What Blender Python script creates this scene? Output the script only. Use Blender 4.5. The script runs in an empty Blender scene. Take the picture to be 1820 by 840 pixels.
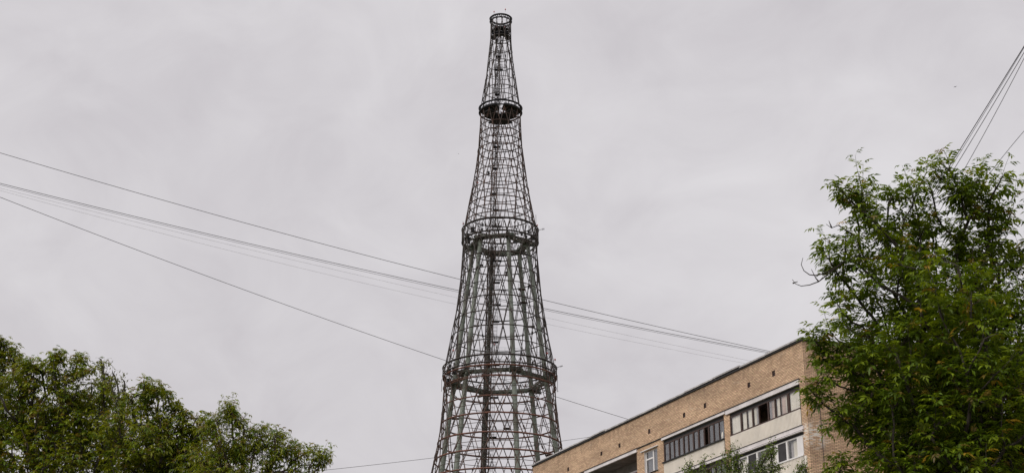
import bpy, math, random
import numpy as np, time
from mathutils import Vector, Matrix
R = math.radians
C = bpy.context.scene.collection
rnd = random.Random(7)

# ------------------------------------------------------------------ camera maths
F_, P_ = 2600.0, R(20.4)
CP, SP = math.cos(P_), math.sin(P_)
EYE = 1.6
def ray(x, y):
    v = 420 - y
    return (x - 910, F_*CP - v*SP, F_*SP + v*CP)
def at(x, y, Y):
    rx, ry, rz = ray(x, y)
    return Vector((rx/ry*Y, Y, EYE + rz/ry*Y))

# ------------------------------------------------------------------ materials
def nodes_of(name):
    m = bpy.data.materials.new(name); m.use_nodes = True
    nt = m.node_tree
    return m, nt, nt.nodes, nt.links, nt.nodes['Principled BSDF']

def mat(name, col, rough=.7, metal=0.0, var=.25, scale=3.0, col2=None, bump=0.0, detail=4.0, lo=.35, hi=.7):
    m, nt, N, L, b = nodes_of(name)
    tc = N.new('ShaderNodeTexCoord'); no = N.new('ShaderNodeTexNoise')
    no.inputs['Scale'].default_value = scale; no.inputs['Detail'].default_value = detail
    L.new(tc.outputs['Object'], no.inputs['Vector'])
    cr = N.new('ShaderNodeValToRGB')
    c2 = col2 or tuple(c*(1-var) for c in col)
    c1 = col if col2 else tuple(min(1, c*(1+var*.6)) for c in col)
    cr.color_ramp.elements[0].position = lo; cr.color_ramp.elements[1].position = hi
    cr.color_ramp.elements[0].color = (*c2, 1); cr.color_ramp.elements[1].color = (*c1, 1)
    L.new(no.outputs['Fac'], cr.inputs['Fac']); L.new(cr.outputs['Color'], b.inputs['Base Color'])
    b.inputs['Roughness'].default_value = rough; b.inputs['Metallic'].default_value = metal
    if bump:
        bp = N.new('ShaderNodeBump'); bp.inputs['Strength'].default_value = bump
        L.new(no.outputs['Fac'], bp.inputs['Height']); L.new(bp.outputs['Normal'], b.inputs['Normal'])
    return m

def leaf_mat(name, col, back, rough=.42, tr=.32):
    m, nt, N, L, b = nodes_of(name)
    out = N['Material Output']
    geo = N.new('ShaderNodeNewGeometry')
    oi = N.new('ShaderNodeTexNoise'); oi.inputs['Scale'].default_value = 2.2; oi.inputs['Detail'].default_value = 2
    tc = N.new('ShaderNodeTexCoord'); L.new(tc.outputs['Object'], oi.inputs['Vector'])
    hs = N.new('ShaderNodeHueSaturation')
    mp = N.new('ShaderNodeMapRange'); mp.inputs[3].default_value = .68; mp.inputs[4].default_value = 1.38
    mp.inputs[1].default_value = .35; mp.inputs[2].default_value = .65
    L.new(oi.outputs['Fac'], mp.inputs[0]); L.new(mp.outputs[0], hs.inputs['Value'])
    mx = N.new('ShaderNodeMix'); mx.data_type = 'RGBA'
    mx.inputs[6].default_value = (*col, 1); mx.inputs[7].default_value = (*back, 1)
    L.new(geo.outputs['Backfacing'], mx.inputs[0]); L.new(mx.outputs[2], hs.inputs['Color'])
    L.new(hs.outputs['Color'], b.inputs['Base Color'])
    b.inputs['Roughness'].default_value = rough; b.inputs['Specular IOR Level'].default_value = .22
    t = N.new('ShaderNodeBsdfTranslucent')
    t.inputs['Color'].default_value = (col[0]*1.6, col[1]*1.5, col[2]*.6, 1)
    ms = N.new('ShaderNodeMixShader'); ms.inputs[0].default_value = tr
    L.new(b.outputs[0], ms.inputs[1]); L.new(t.outputs[0], ms.inputs[2]); L.new(ms.outputs[0], out.inputs['Surface'])
    return m

def brick_mat(name, c1, c2, mort):
    m, nt, N, L, b = nodes_of(name)
    uv = N.new('ShaderNodeUVMap'); uv.uv_map = 'UVMap'
    br = N.new('ShaderNodeTexBrick')
    br.inputs['Scale'].default_value = 1.0
    br.inputs['Brick Width'].default_value = .30; br.inputs['Row Height'].default_value = .088
    br.inputs['Mortar Size'].default_value = .014; br.inputs['Mortar Smooth'].default_value = .3
    br.inputs['Bias'].default_value = -.1
    br.inputs['Color1'].default_value = (*c1, 1); br.inputs['Color2'].default_value = (*c2, 1)
    br.inputs['Mortar'].default_value = (*mort, 1)
    L.new(uv.outputs[0], br.inputs['Vector'])
    # patches: batches of slightly different bricks, and washed out salts
    n1 = N.new('ShaderNodeTexNoise'); n1.inputs['Scale'].default_value = .45; n1.inputs['Detail'].default_value = 5
    mpp = N.new('ShaderNodeMapping'); mpp.inputs['Scale'].default_value = (.55, 1.9, 1)
    L.new(uv.outputs[0], mpp.inputs[0]); L.new(mpp.outputs[0], n1.inputs['Vector'])
    r1 = N.new('ShaderNodeMapRange'); r1.inputs[1].default_value = .3; r1.inputs[2].default_value = .7
    r1.inputs[3].default_value = .8; r1.inputs[4].default_value = 1.18
    L.new(n1.outputs['Fac'], r1.inputs[0])
    hs = N.new('ShaderNodeHueSaturation'); L.new(r1.outputs[0], hs.inputs['Value']); L.new(br.outputs['Color'], hs.inputs['Color'])
    # second scale: hue shift toward pink below the top
    n2 = N.new('ShaderNodeTexNoise'); n2.inputs['Scale'].default_value = 6; n2.inputs['Detail'].default_value = 3
    L.new(uv.outputs[0], n2.inputs['Vector'])
    r2 = N.new('ShaderNodeMapRange'); r2.inputs[1].default_value = .3; r2.inputs[2].default_value = .7
    r2.inputs[3].default_value = .488; r2.inputs[4].default_value = .508
    L.new(n2.outputs['Fac'], r2.inputs[0]); L.new(r2.outputs[0], hs.inputs['Hue'])
    # salt stains
    n3 = N.new('ShaderNodeTexNoise'); n3.inputs['Scale'].default_value = 1.3; n3.inputs['Detail'].default_value = 7
    n3.inputs['Roughness'].default_value = .7
    L.new(mpp.outputs[0], n3.inputs['Vector'])
    r3 = N.new('ShaderNodeMapRange'); r3.inputs[1].default_value = .58; r3.inputs[2].default_value = .72
    r3.inputs[3].default_value = 0; r3.inputs[4].default_value = .45
    L.new(n3.outputs['Fac'], r3.inputs[0])
    mx = N.new('ShaderNodeMix'); mx.data_type = 'RGBA'; mx.inputs[7].default_value = (.62, .52, .42, 1)
    L.new(r3.outputs[0], mx.inputs[0]); L.new(hs.outputs[0], mx.inputs[6])
    # salt bloom on one spot of the gable and grime under the coping
    vd = N.new('ShaderNodeVectorMath'); vd.operation = 'DISTANCE'; vd.inputs[1].default_value = (.67, 20.15, 0); L.new(uv.outputs[0], vd.inputs[0])
    r4 = N.new('ShaderNodeMapRange'); r4.inputs[1].default_value = 1.0; r4.inputs[2].default_value = .25; r4.inputs[3].default_value = 0; r4.inputs[4].default_value = 1.5
    L.new(vd.outputs['Value'], r4.inputs[0])
    n4 = N.new('ShaderNodeTexNoise'); n4.inputs['Scale'].default_value = 3; n4.inputs['Detail'].default_value = 6
    mp4 = N.new('ShaderNodeMapping'); mp4.inputs['Scale'].default_value = (.8, 3, 1); L.new(uv.outputs[0], mp4.inputs[0]); L.new(mp4.outputs[0], n4.inputs['Vector'])
    r5 = N.new('ShaderNodeMapRange'); r5.inputs[1].default_value = .48; r5.inputs[2].default_value = .6; L.new(n4.outputs['Fac'], r5.inputs[0])
    m4 = N.new('ShaderNodeMath'); m4.operation = 'MULTIPLY'; m4.use_clamp = True; L.new(r4.outputs[0], m4.inputs[0]); L.new(r5.outputs[0], m4.inputs[1])
    mx2 = N.new('ShaderNodeMix'); mx2.data_type = 'RGBA'; mx2.inputs[7].default_value = (.74, .68, .60, 1); L.new(m4.outputs[0], mx2.inputs[0]); L.new(mx.outputs[2], mx2.inputs[6])
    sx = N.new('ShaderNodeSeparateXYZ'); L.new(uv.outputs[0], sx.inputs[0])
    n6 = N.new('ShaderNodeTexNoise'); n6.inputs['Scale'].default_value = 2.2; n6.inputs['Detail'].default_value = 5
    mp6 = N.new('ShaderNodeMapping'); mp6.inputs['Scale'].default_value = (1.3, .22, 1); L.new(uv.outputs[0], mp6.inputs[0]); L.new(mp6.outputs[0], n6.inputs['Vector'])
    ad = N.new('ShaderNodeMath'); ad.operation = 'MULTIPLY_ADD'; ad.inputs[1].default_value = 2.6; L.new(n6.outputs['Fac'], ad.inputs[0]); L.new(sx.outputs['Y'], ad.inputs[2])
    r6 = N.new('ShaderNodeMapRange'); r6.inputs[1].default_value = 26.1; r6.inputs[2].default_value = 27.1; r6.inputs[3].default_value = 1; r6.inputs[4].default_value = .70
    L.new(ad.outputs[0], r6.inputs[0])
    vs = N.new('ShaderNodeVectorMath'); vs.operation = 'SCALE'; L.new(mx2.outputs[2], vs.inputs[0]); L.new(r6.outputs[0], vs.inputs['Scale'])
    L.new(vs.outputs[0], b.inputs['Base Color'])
    b.inputs['Roughness'].default_value = .88
    bp = N.new('ShaderNodeBump'); bp.inputs['Strength'].default_value = .15; bp.inputs['Distance'].default_value = .01
    L.new(br.outputs['Fac'], bp.inputs['Height']); bp.invert = True; L.new(bp.outputs[0], b.inputs['Normal'])
    return m

def glass_mat(name, tint=(.5, .52, .52), rough=.02, tr=.55):
    m, nt, N, L, b = nodes_of(name)
    out = N['Material Output']
    t = N.new('ShaderNodeBsdfTransparent'); t.inputs[0].default_value = (*tint, 1)
    g = N.new('ShaderNodeBsdfGlossy'); g.inputs['Roughness'].default_value = rough
    g.inputs['Color'].default_value = (.9, .9, .9, 1)
    tc = N.new('ShaderNodeTexCoord'); no = N.new('ShaderNodeTexNoise'); no.inputs['Scale'].default_value = 1.2
    L.new(tc.outputs['Object'], no.inputs['Vector'])
    bp = N.new('ShaderNodeBump'); bp.inputs['Strength'].default_value = .06; L.new(no.outputs['Fac'], bp.inputs['Height'])
    L.new(bp.outputs[0], g.inputs['Normal'])
    ms = N.new('ShaderNodeMixShader'); fr = N.new('ShaderNodeFresnel')
    ge = N.new('ShaderNodeNewGeometry'); io = N.new('ShaderNodeMapRange'); io.inputs[3].default_value = 1.5; io.inputs[4].default_value = 1/1.5
    L.new(ge.outputs['Backfacing'], io.inputs[0]); L.new(io.outputs[0], fr.inputs[0])
    ad = N.new('ShaderNodeMath'); ad.operation = 'ADD'; ad.inputs[1].default_value = 1 - tr - .3
    L.new(fr.outputs[0], ad.inputs[0]); L.new(ad.outputs[0], ms.inputs[0])
    L.new(t.outputs[0], ms.inputs[1]); L.new(g.outputs[0], ms.inputs[2]); L.new(ms.outputs[0], out.inputs['Surface'])
    return m

M = {}
M['steel'] = mat('dark_steel', (.020, .017, .015), .6, .0, col2=(.046, .029, .021), scale=1.2)
M['steel_brown'] = mat('brown_steel', (.030, .023, .019), .7, .0, col2=(.085, .042, .027), scale=.8)
M['rust'] = mat('rusty_steel', (.21, .085, .055), .85, .0, col2=(.10, .052, .040), scale=.9)
M['green'] = mat('green_paint', (.215, .245, .205), .55, .0, col2=(.105, .105, .080), scale=.35, detail=8, lo=.38, hi=.55)
M['green_dark'] = mat('weathered_green_paint', (.115, .135, .110), .6, .0, col2=(.07, .052, .038), scale=.7, detail=8, lo=.4, hi=.6)
M['black'] = mat('black_panel', (.018, .018, .022), .7)
M['wire_grey'] = mat('galvanised_wire', (.20, .20, .21), .6)
M['red'] = mat('red_lamp_glass', (.35, .02, .02), .3)
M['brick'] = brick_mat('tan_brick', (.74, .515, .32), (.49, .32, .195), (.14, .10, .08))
M['cream'] = mat('cream_metal_sheet', (.84, .785, .70), .55, var=.10, scale=.8, detail=6)
M['white'] = mat('white_paint', (.74, .70, .70), .6, var=.16, scale=1.3, detail=6)
M['flash'] = mat('roof_flashing', (.46, .44, .43), .5, .1, var=.3, scale=2)
M['tar'] = mat('tar_line', (.022, .021, .022), .8)  # tar black, also the painted shade in the balcony head gaps
M['concrete'] = mat('grey_concrete', (.20, .18, .165), .9, var=.3, scale=1.5)
M['interior'] = mat('dim_interior_plaster', (.34, .25, .17), .9)
M['wood'] = mat('brown_wood_frame', (.060, .030, .022), .6, var=.35, scale=5)
M['orange'] = mat('orange_panel', (.42, .13, .05), .7)
M['pvc'] = mat('white_plastic_frame', (.80, .78, .77), .35, var=.05)
M['curtain'] = mat('cream_curtain', (.84, .80, .73), .9, var=.14, scale=1.5)
M['curtain_pink'] = mat('pale_pink_curtain', (.66, .52, .47), .9, var=.14, scale=1.5)
M['curtain_grey'] = mat('grey_curtain', (.44, .42, .44), .9, var=.2, scale=1.5)
M['screen'] = mat('insect_screen', (.045, .042, .045), .9)
M['glass'] = glass_mat('window_glass', (.97, .97, .96), tr=.68)
M['glass_dim'] = glass_mat('old_window_glass', (.72, .73, .74), .05, tr=.60)
M['bark'] = mat('grey_brown_bark', (.060, .048, .038), .9, var=.4, scale=14, bump=.5)
M['twig'] = mat('brown_twig', (.085, .060, .050), .85, var=.3, scale=8)
M['cable'] = mat('black_cable', (.030, .027, .030), .7)
M['cable_thin'] = mat('pale_thin_wire', (.30, .29, .30), .6)
M['feather'] = mat('dark_feathers', (.035, .03, .03), .8)
M['ground'] = mat('dusty_grass_ground', (.075, .085, .035), .95, col2=(.10, .085, .06), scale=.3, detail=8)
M['asphalt'] = mat('courtyard_asphalt', (.055, .055, .056), .9, var=.25, scale=1.2, detail=8)
M['leaf'] = leaf_mat('maple_leaf', (.082, .132, .008), (.10, .15, .020))
M['leaf_light'] = leaf_mat('young_maple_leaf', (.165, .225, .012), (.155, .20, .025))
M['leaf_tip'] = leaf_mat('reddish_young_leaf', (.17, .125, .030), (.16, .12, .045))
M['leaf_yellow'] = leaf_mat('yellowed_leaf', (.38, .24, .03), (.40, .28, .06))
M['leaf_olive'] = leaf_mat('olive_maple_leaf', (.170, .192, .010), (.16, .185, .025))
M['leaf_birch'] = leaf_mat('birch_leaf', (.085, .095, .030), (.10, .105, .05))
M['leaf_poplar'] = leaf_mat('poplar_leaf', (.105, .165, .026), (.15, .19, .06))

# ------------------------------------------------------------------ mesh builder
class MB:
    def __init__(s): s.v = []; s.f = []; s.uv = None; s.mi = []
    def box(s, a, b, m=0):
        x0, y0, z0 = [min(p, q) for p, q in zip(a, b)]; x1, y1, z1 = [max(p, q) for p, q in zip(a, b)]
        n = len(s.v)
        s.v += [(x0,y0,z0),(x1,y0,z0),(x1,y1,z0),(x0,y1,z0),(x0,y0,z1),(x1,y0,z1),(x1,y1,z1),(x0,y1,z1)]
        s.f += [(n,n+3,n+2,n+1),(n+4,n+5,n+6,n+7),(n,n+1,n+5,n+4),(n+1,n+2,n+6,n+5),(n+2,n+3,n+7,n+6),(n+3,n,n+4,n+7)]
        s.mi += [m]*6
    def quad(s, a, b, c, d, m=0):
        n = len(s.v); s.v += [tuple(a), tuple(b), tuple(c), tuple(d)]; s.f.append((n, n+1, n+2, n+3)); s.mi.append(m)
    def tube(s, pts, rad, sides=5, closed=False, cap=True, m=0):
        pts = [Vector(p) for p in pts]; k = len(pts); n0 = len(s.v)
        rr = rad if isinstance(rad, (list, tuple)) else [rad]*k
        prev = None
        for i, p in enumerate(pts):
            if closed: t = pts[(i+1) % k] - pts[i-1]
            else: t = pts[min(i+1, k-1)] - pts[max(i-1, 0)]
            if t.length < 1e-9: t = Vector((0, 0, 1))
            t.normalize()
            if prev is None:
                u = t.cross(Vector((0, 0, 1)))
                if u.length < .05: u = t.cross(Vector((0, 1, 0)))
            else:
                u = prev - t*prev.dot(t)
                if u.length < .05: u = t.cross(Vector((.3, 1, .2)))
            u.normalize(); prev = u; w = t.cross(u)
            for j in range(sides):
                a = 2*math.pi*j/sides
                s.v.append(tuple(p + (u*math.cos(a) + w*math.sin(a))*rr[i]))
        for i in range(k if closed else k-1):
            i2 = (i+1) % k
            for j in range(sides):
                j2 = (j+1) % sides
                s.f.append((n0+i*sides+j, n0+i*sides+j2, n0+i2*sides+j2, n0+i2*sides+j)); s.mi.append(m)
        if cap and not closed:
            s.f.append(tuple(n0+j for j in reversed(range(sides)))); s.mi.append(m)
            s.f.append(tuple(n0+(k-1)*sides+j for j in range(sides))); s.mi.append(m)
    def bar(s, a, b, w, h, m=0):          # rectangular beam, h is its vertical side
        a = Vector(a); b = Vector(b); t = (b-a).normalized()
        u = t.cross(Vector((0, 0, 1)))
        if u.length < .05: u = Vector((1, 0, 0))
        u.normalize(); v = u.cross(t); n = len(s.v)
        for p in (a, b):
            for du, dv in ((-1,-1),(1,-1),(1,1),(-1,1)): s.v.append(tuple(p + u*du*w/2 + v*dv*h/2))
        s.f += [(n,n+1,n+2,n+3),(n+7,n+6,n+5,n+4)] + [(n+i, n+4+i, n+4+(i+1)%4, n+(i+1)%4) for i in range(4)]
        s.mi += [m]*6
    def build(s, name, mats, parent=None, smooth=False, uvs=None):
        me = bpy.data.meshes.new(name); me.from_pydata(s.v, [], s.f)
        for q in (mats if isinstance(mats, (list, tuple)) else [mats]): me.materials.append(q)
        if len(me.polygons):
            me.polygons.foreach_set('material_index', s.mi)
            if smooth: me.polygons.foreach_set('use_smooth', [True]*len(me.polygons))
        if uvs:
            ul = me.uv_layers.new(name='UVMap')
            for p in me.polygons:
                for li in p.loop_indices:
                    co = me.vertices[me.loops[li].vertex_index].co
                    nx = abs(p.normal.x); ny = abs(p.normal.y); nz = abs(p.normal.z)
                    if ny >= nx and ny >= nz: ul.data[li].uv = (co.x, co.z)
                    elif nx >= nz: ul.data[li].uv = (-co.y + .12, co.z)
                    else: ul.data[li].uv = (co.x, co.y)
        me.update()
        o = bpy.data.objects.new(name, me); C.objects.link(o)
        if parent: o.parent = parent
        return o

def tag(o, label=None, cat=None, group=None, kind=None):
    if label: o['label'] = label
    if cat: o['category'] = cat
    if group: o['group'] = group
    if kind: o['kind'] = kind
    return o
def empty(name, loc, rz=0):
    o = bpy.data.objects.new(name, None); o.empty_display_size = .5
    C.objects.link(o); o.location = loc; o.rotation_euler = (0, 0, rz); return o

# ------------------------------------------------------------------ ground
g = MB(); S = 3000
g.quad((-S,-S,0),(S,-S,0),(S,S,0),(-S,S,0)); tag(g.build('ground', M['ground']), kind='structure')
g = MB(); g.quad((-14,-30,.004),(10,-30,.004),(10,60,.004),(-14,60,.004)); tag(g.build('road', M['asphalt']), kind='structure')
for x0 in (-14.15, 10.0):
    g = MB(); g.box((x0,-30,-.05),(x0+.15,60,.12)); tag(g.build('kerb', M['concrete']), kind='structure')

# ------------------------------------------------------------------ lattice tower
TX, TY = -2.33, 270.0
tower = empty('lattice_tower', (TX, TY, 0))
tag(tower, 'tall dark hyperboloid lattice broadcasting tower with green inner columns', 'tower')
def ringpts(r, h, n=64, a0=0): return [(r*math.cos(a0+2*math.pi*i/n), r*math.sin(a0+2*math.pi*i/n), h) for i in range(n)]
# (h0, r0, h1, r1, cos(twist), struts, hoop count, strut radius, hoop radius, strut mat, hoop mat)
SEC = [(0, 20.5, 25, 17.3, .80, 24, 6, .09, .09, 'steel_brown', 'rust'),
       (25, 17.3, 50, 13.9, .78, 24, 6, .09, .10, 'steel_brown', 'rust'),
       (50, 13.9, 74.6, 10.55, .705, 24, 7, .085, .155, 'steel_brown', 'rust'),
       (75, 10.55, 102.6, 7.25, .655, 24, 9, .088, .115, 'steel', 'steel'),
       (103, 7.25, 128.8, 4.08, .535, 16, 15, .082, .108, 'steel_brown', 'steel_brown'),
       (129.6, 4.05, 149.6, 2.10, .45, 12, 10, .078, .088, 'steel', 'steel')]
def sec_r(s, t):
    h0, r0, h1, r1, c = s[:5]
    return math.sqrt((1-t)**2*r0*r0 + t*t*r1*r1 + 2*t*(1-t)*r0*r1*c)
for si, s in enumerate(SEC):
    h0, r0, h1, r1, c, n, nh, sr, hr, sm, hm = s
    phi = math.acos(c); mb = MB()
    for k in range(n):
        a = 2*math.pi*(k+.25*si)/n
        for sg in (-1, 1):
            b = a + sg*phi
            A = Vector((r0*math.cos(a), r0*math.sin(a), h0)); B = Vector((r1*math.cos(b), r1*math.sin(b), h1))
            J = lambda q: A.lerp(B, q) + Vector((rnd.uniform(-.07, .07), rnd.uniform(-.07, .07), 0))
            mb.tube([A, J(.25), J(.5), J(.75), B], sr*rnd.uniform(.85, 1.15), 4)
            if rnd.random() < .5:        # splice plates where lengths meet
                for q_ in (.33, .66):
                    p0 = A.lerp(B, q_-.012); p1 = A.lerp(B, q_+.012); mb.tube([p0, p1], sr*1.9, 4)
    sec = mb.build('lattice_section', M[sm], tower)
    for k in range(1, nh):
        t = k/nh; r = sec_r(s, t); h = h0 + (h1-h0)*t
        tx, ty = rnd.uniform(-.012, .012), rnd.uniform(-.012, .012)
        q = MB(); q.tube([(x_, y_, z_ + tx*x_ + ty*y_ + rnd.uniform(-.03, .03)) for x_, y_, z_ in ringpts(r-.06+rnd.uniform(-.04, .04), h+rnd.uniform(-.1, .1), 40)], hr*rnd.uniform(.75, 1.15), 4, closed=True)
        q.build('hoop', M[hm], sec)
        if si == 2:                       # thinner hoop midway
            q = MB(); t2 = t + .5/nh; q.tube(ringpts(sec_r(s, t2)-.1, h0+(h1-h0)*t2), .055, 4, closed=True)
            q.build('hoop', M['steel_brown'], sec)
# flange rings between the sections
def flange(h0, h1, r, n, mt, w=.14, low=None):
    mb = MB()
    g_ = .18 if r < 5 else .35
    mb.tube(ringpts(r, h1, 72), w, 4, closed=True); mb.tube(ringpts(r-g_, h1-.02, 72), w*.8, 4, closed=True)
    mb.tube(ringpts(r, h0, 72), w*.8, 4, closed=True); mb.tube(ringpts(r-g_*.85, h0, 72), w*.6, 4, closed=True)
    for k in range(n):
        a = 2*math.pi*k/n; b = 2*math.pi*(k+.5)/n; d = 2*math.pi*(k+1)/n
        P = lambda q, h: Vector((r*math.cos(q), r*math.sin(q), h))
        lw_ = w*(low or .42); mb.tube([P(a, h0), P(b, h1)], lw_, 4); mb.tube([P(b, h1), P(d, h0)], lw_, 4)
        mb.tube([P(a, h1), Vector(((r-.4)*math.cos(a), (r-.4)*math.sin(a), h1))], w*.4, 4)
    return mb.build('flange_ring', M[mt], tower)
flange(149.6, 150.3, 2.22, 16, 'black', .17, .5)
flange(128.7, 129.7, 4.33, 20, 'black', .17, .22)
flange(100.6, 103.2, 7.52, 36, 'steel', .145)
flange(73.6, 75.1, 10.85, 40, 'steel', .13)
flange(48.8, 50.2, 14.2, 48, 'steel_brown', .15)
flange(23.8, 25.2, 17.6, 48, 'steel_brown', .15)
q = MB(); q.tube(ringpts(10.75, 73.1, 72), .16, 4, closed=True); q.tube(ringpts(10.72, 71.2, 72), .07, 4, closed=True)
q.build('stiffening_hoop', M['rust'], tower)
# a concrete footing for the tower
q = MB()
q.tube(ringpts(20.7, .35, 72), .6, 6, closed=True); q.build('footing', M['concrete'], tower)

# six inner columns and their hexagonal frames
def col_r(h): return 5.42 + (100.5-h)*.128
CA = [math.radians(-90 + 17 + 60*k) for k in range(6)]
for a in CA:
    mb = MB(); hs = []; rs = []; h = 0.
    top = 101.0
    hh = [0, 12, 24, 36, 46, 54, 61, 68, 72.6, 78, 85, 92, top]
    P = [Vector((col_r(z)*math.cos(a), col_r(z)*math.sin(a), z)) for z in hh]
    mb.tube(P, [.61 - .0022*z for z in hh], 14)
    for z in np.arange(5, 100, 5.7):
        c0 = Vector((col_r(z)*math.cos(a), col_r(z)*math.sin(a), z)); c1 = Vector((col_r(z+.35)*math.cos(a), col_r(z+.35)*math.sin(a), z+.35))
        mb.tube([c0, c1], .67 - .0022*z, 14)
    mb.build('column', M['green'], tower, smooth=False)
def hexframe(h, ext, w, hh, dh, name='hexagonal_frame'):
    r = col_r(h); mb = MB(); V = [Vector((r*math.cos(a), r*math.sin(a), h)) for a in CA]
    for k in range(6):
        A, B = V[k], V[(k+1) % 6]; d = (B-A).normalized()
        out = ((A+B)/2); out.z = 0; out.normalize()
        for off in (-.62, .62):
            mb.bar(A - d*ext + out*off + Vector((0,0,.03*k)), B + d*ext + out*off + Vector((0,0,.03*k)), w, hh)
        for j in range(7):
            p = A.lerp(B, (j+.5)/7) + Vector((0, 0, .03*k))
            mb.bar(p - out*.6, p + out*.6, .1, hh*.6)
    return mb.build(name, M['green_dark'], tower)
hexframe(100.2, 1.25, .26, .46, 0)
hexframe(72.6, 1.7, .26, .46, 0)
for h, ro in ((100.0, 7.2), (72.3, 10.5)):
    for a in CA:
        mb = MB(); r = col_r(h)
        for s in (-.12, .12):
            mb.bar((r*math.cos(a+s*.6), r*math.sin(a+s*.6), h-.2), (ro*math.cos(a+s), ro*math.sin(a+s), h-.2), .22, .38)
        mb.bar((r*.93*math.cos(a), r*.93*math.sin(a), h-2.2), (ro*math.cos(a), ro*math.sin(a), h-.5), .12, .14)
        mb.build('bracket_arm', M['green_dark'], tower)
# dark grating walkway on the frames (ring of gratings, seen edge on)
def walkway(h, ri, ro, a0, a1, mt, name='walkway', th=.12):
    mb = MB(); n = max(2, int(abs(a1-a0)/.13))
    for i in range(n):
        b0 = a0 + (a1-a0)*i/n; b1 = a0 + (a1-a0)*(i+1)/n
        pts = [(ri*math.cos(b0), ri*math.sin(b0)), (ro*math.cos(b0), ro*math.sin(b0)), (ro*math.cos(b1), ro*math.sin(b1)), (ri*math.cos(b1), ri*math.sin(b1))]
        n0 = len(mb.v)
        mb.v += [(x, y, h) for x, y in pts] + [(x, y, h+th) for x, y in pts]
        mb.f += [(n0+3,n0+2,n0+1,n0),(n0+4,n0+5,n0+6,n0+7)] + [(n0+j, n0+(j+1)%4, n0+4+(j+1)%4, n0+4+j) for j in range(4)]
        mb.mi += [0]*6
    return mb.build(name, M[mt], tower)
# platform under the second ring: dark plates with an opening and two gaps
D = math.radians
for a0, a1, ri, ro in ((-80, 8, .95, 4.2), (-188, -100, .95, 4.2), (34, 146, .95, 4.2), (8, 34, .95, 3.0), (146, 172, .95, 3.0)):
    walkway(129.0, ri, ro, D(a0), D(a1), 'black', 'platform_plate')
for a0, a1 in ((-62, -15), (-165, -118), (50, 132)): walkway(127.9, 1.6, 3.9, D(a0), D(a1), 'black', 'platform_plate')
for a in (20, 70, 110, 160, 200, 245, 295, 340):
    mb = MB(); mb.bar((1.6*math.cos(D(a)), 1.6*math.sin(D(a)), 128.55), (4.2*math.cos(D(a)), 4.2*math.sin(D(a)), 128.55), .1, .2)
    mb.build('platform_beam', M['steel_brown'], tower)
# top platform
for a0, a1, ri, ro in ((-180, -20, .55, 1.98), (-10, 100, .62, 1.98), (108, 172, .5, 1.98)):
    walkway(147.3, ri, ro, D(a0), D(a1), 'black', 'top_platform')
walkway(146.4, .75, 1.95, D(195), D(345), 'black', 'top_platform')
q = MB(); q.tube(ringpts(1.95, 147.9, 40), .10, 4, closed=True); q.tube(ringpts(1.95, 146.2, 40), .08, 4, closed=True); q.build('stiffening_hoop', M['black'], tower)
walkway(145.8, .9, 1.98, D(150), D(390), 'black', 'top_platform')
# guard rails
def rail(h, r, H, nv, nh, rad, a0=0., a1=2*math.pi):
    mb = MB()
    m = 60
    for k in range(nh):
        z = h + H*(k+1)/nh
        mb.tube([(r*math.cos(a0+(a1-a0)*i/m), r*math.sin(a0+(a1-a0)*i/m), z) for i in range(m+1)], rad, 3)
    for i in range(nv+1):
        a = a0+(a1-a0)*i/nv; mb.tube([(r*math.cos(a), r*math.sin(a), h), (r*math.cos(a), r*math.sin(a), h+H)], rad, 3)
    return mb.build('guard_rail', M['wire_grey'], tower)
rail(148.2, 1.7, 2.0, 14, 2, .018); rail(103.2, 6.9, 1.5, 40, 3, .022); rail(100.9, 5.0, 1.3, 24, 3, .022)
rail(73.4, 7.3, 3.2, 36, 4, .025); rail(75.2, 9.9, 1.3, 60, 3, .022)
rail(72.9, 9.4, 1.3, 44, 3, .024)
# mast with ladder that climbs inside, leaning from the lower left to the axis
def mast_p(h):
    x = -0.35 - max(0, 149-h)*.0262 if h < 130 else -.35*(149-h)/19 - .45
    return Vector((x, .6, h))
def mast(h0, h1, w, mt, rad, step):
    mb = MB(); cs = [(-1,-1),(1,-1),(1,1),(-1,1)]
    N_ = int((h1-h0)/step)
    for cx, cy in cs:
        mb.tube([mast_p(h0+(h1-h0)*i/N_) + Vector((cx*w/2, cy*w/2, 0)) for i in range(N_+1)], rad, 4)
    for i in range(N_):
        A = mast_p(h0+(h1-h0)*i/N_); B = mast_p(h0+(h1-h0)*(i+1)/N_)
        for j in range(4):
            c0, c1 = cs[j], cs[(j+1) % 4]
            mb.tube([A+Vector((c0[0]*w/2, c0[1]*w/2, 0)), A+Vector((c1[0]*w/2, c1[1]*w/2, 0))], rad*.7, 3)
            if i % 2: c0, c1 = c1, c0
            mb.tube([A+Vector((c0[0]*w/2, c0[1]*w/2, 0)), B+Vector((c1[0]*w/2, c1[1]*w/2, 0))], rad*.7, 3)
    return mb.build('climbing_mast', M[mt], tower)
mast(0, 101, 1.35, 'steel_brown', .085, 1.2)
mast(101, 127, 1.0, 'steel_brown', .085, 1.1)
mast(129, 148, .85, 'steel', .075, 1.0)
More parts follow.
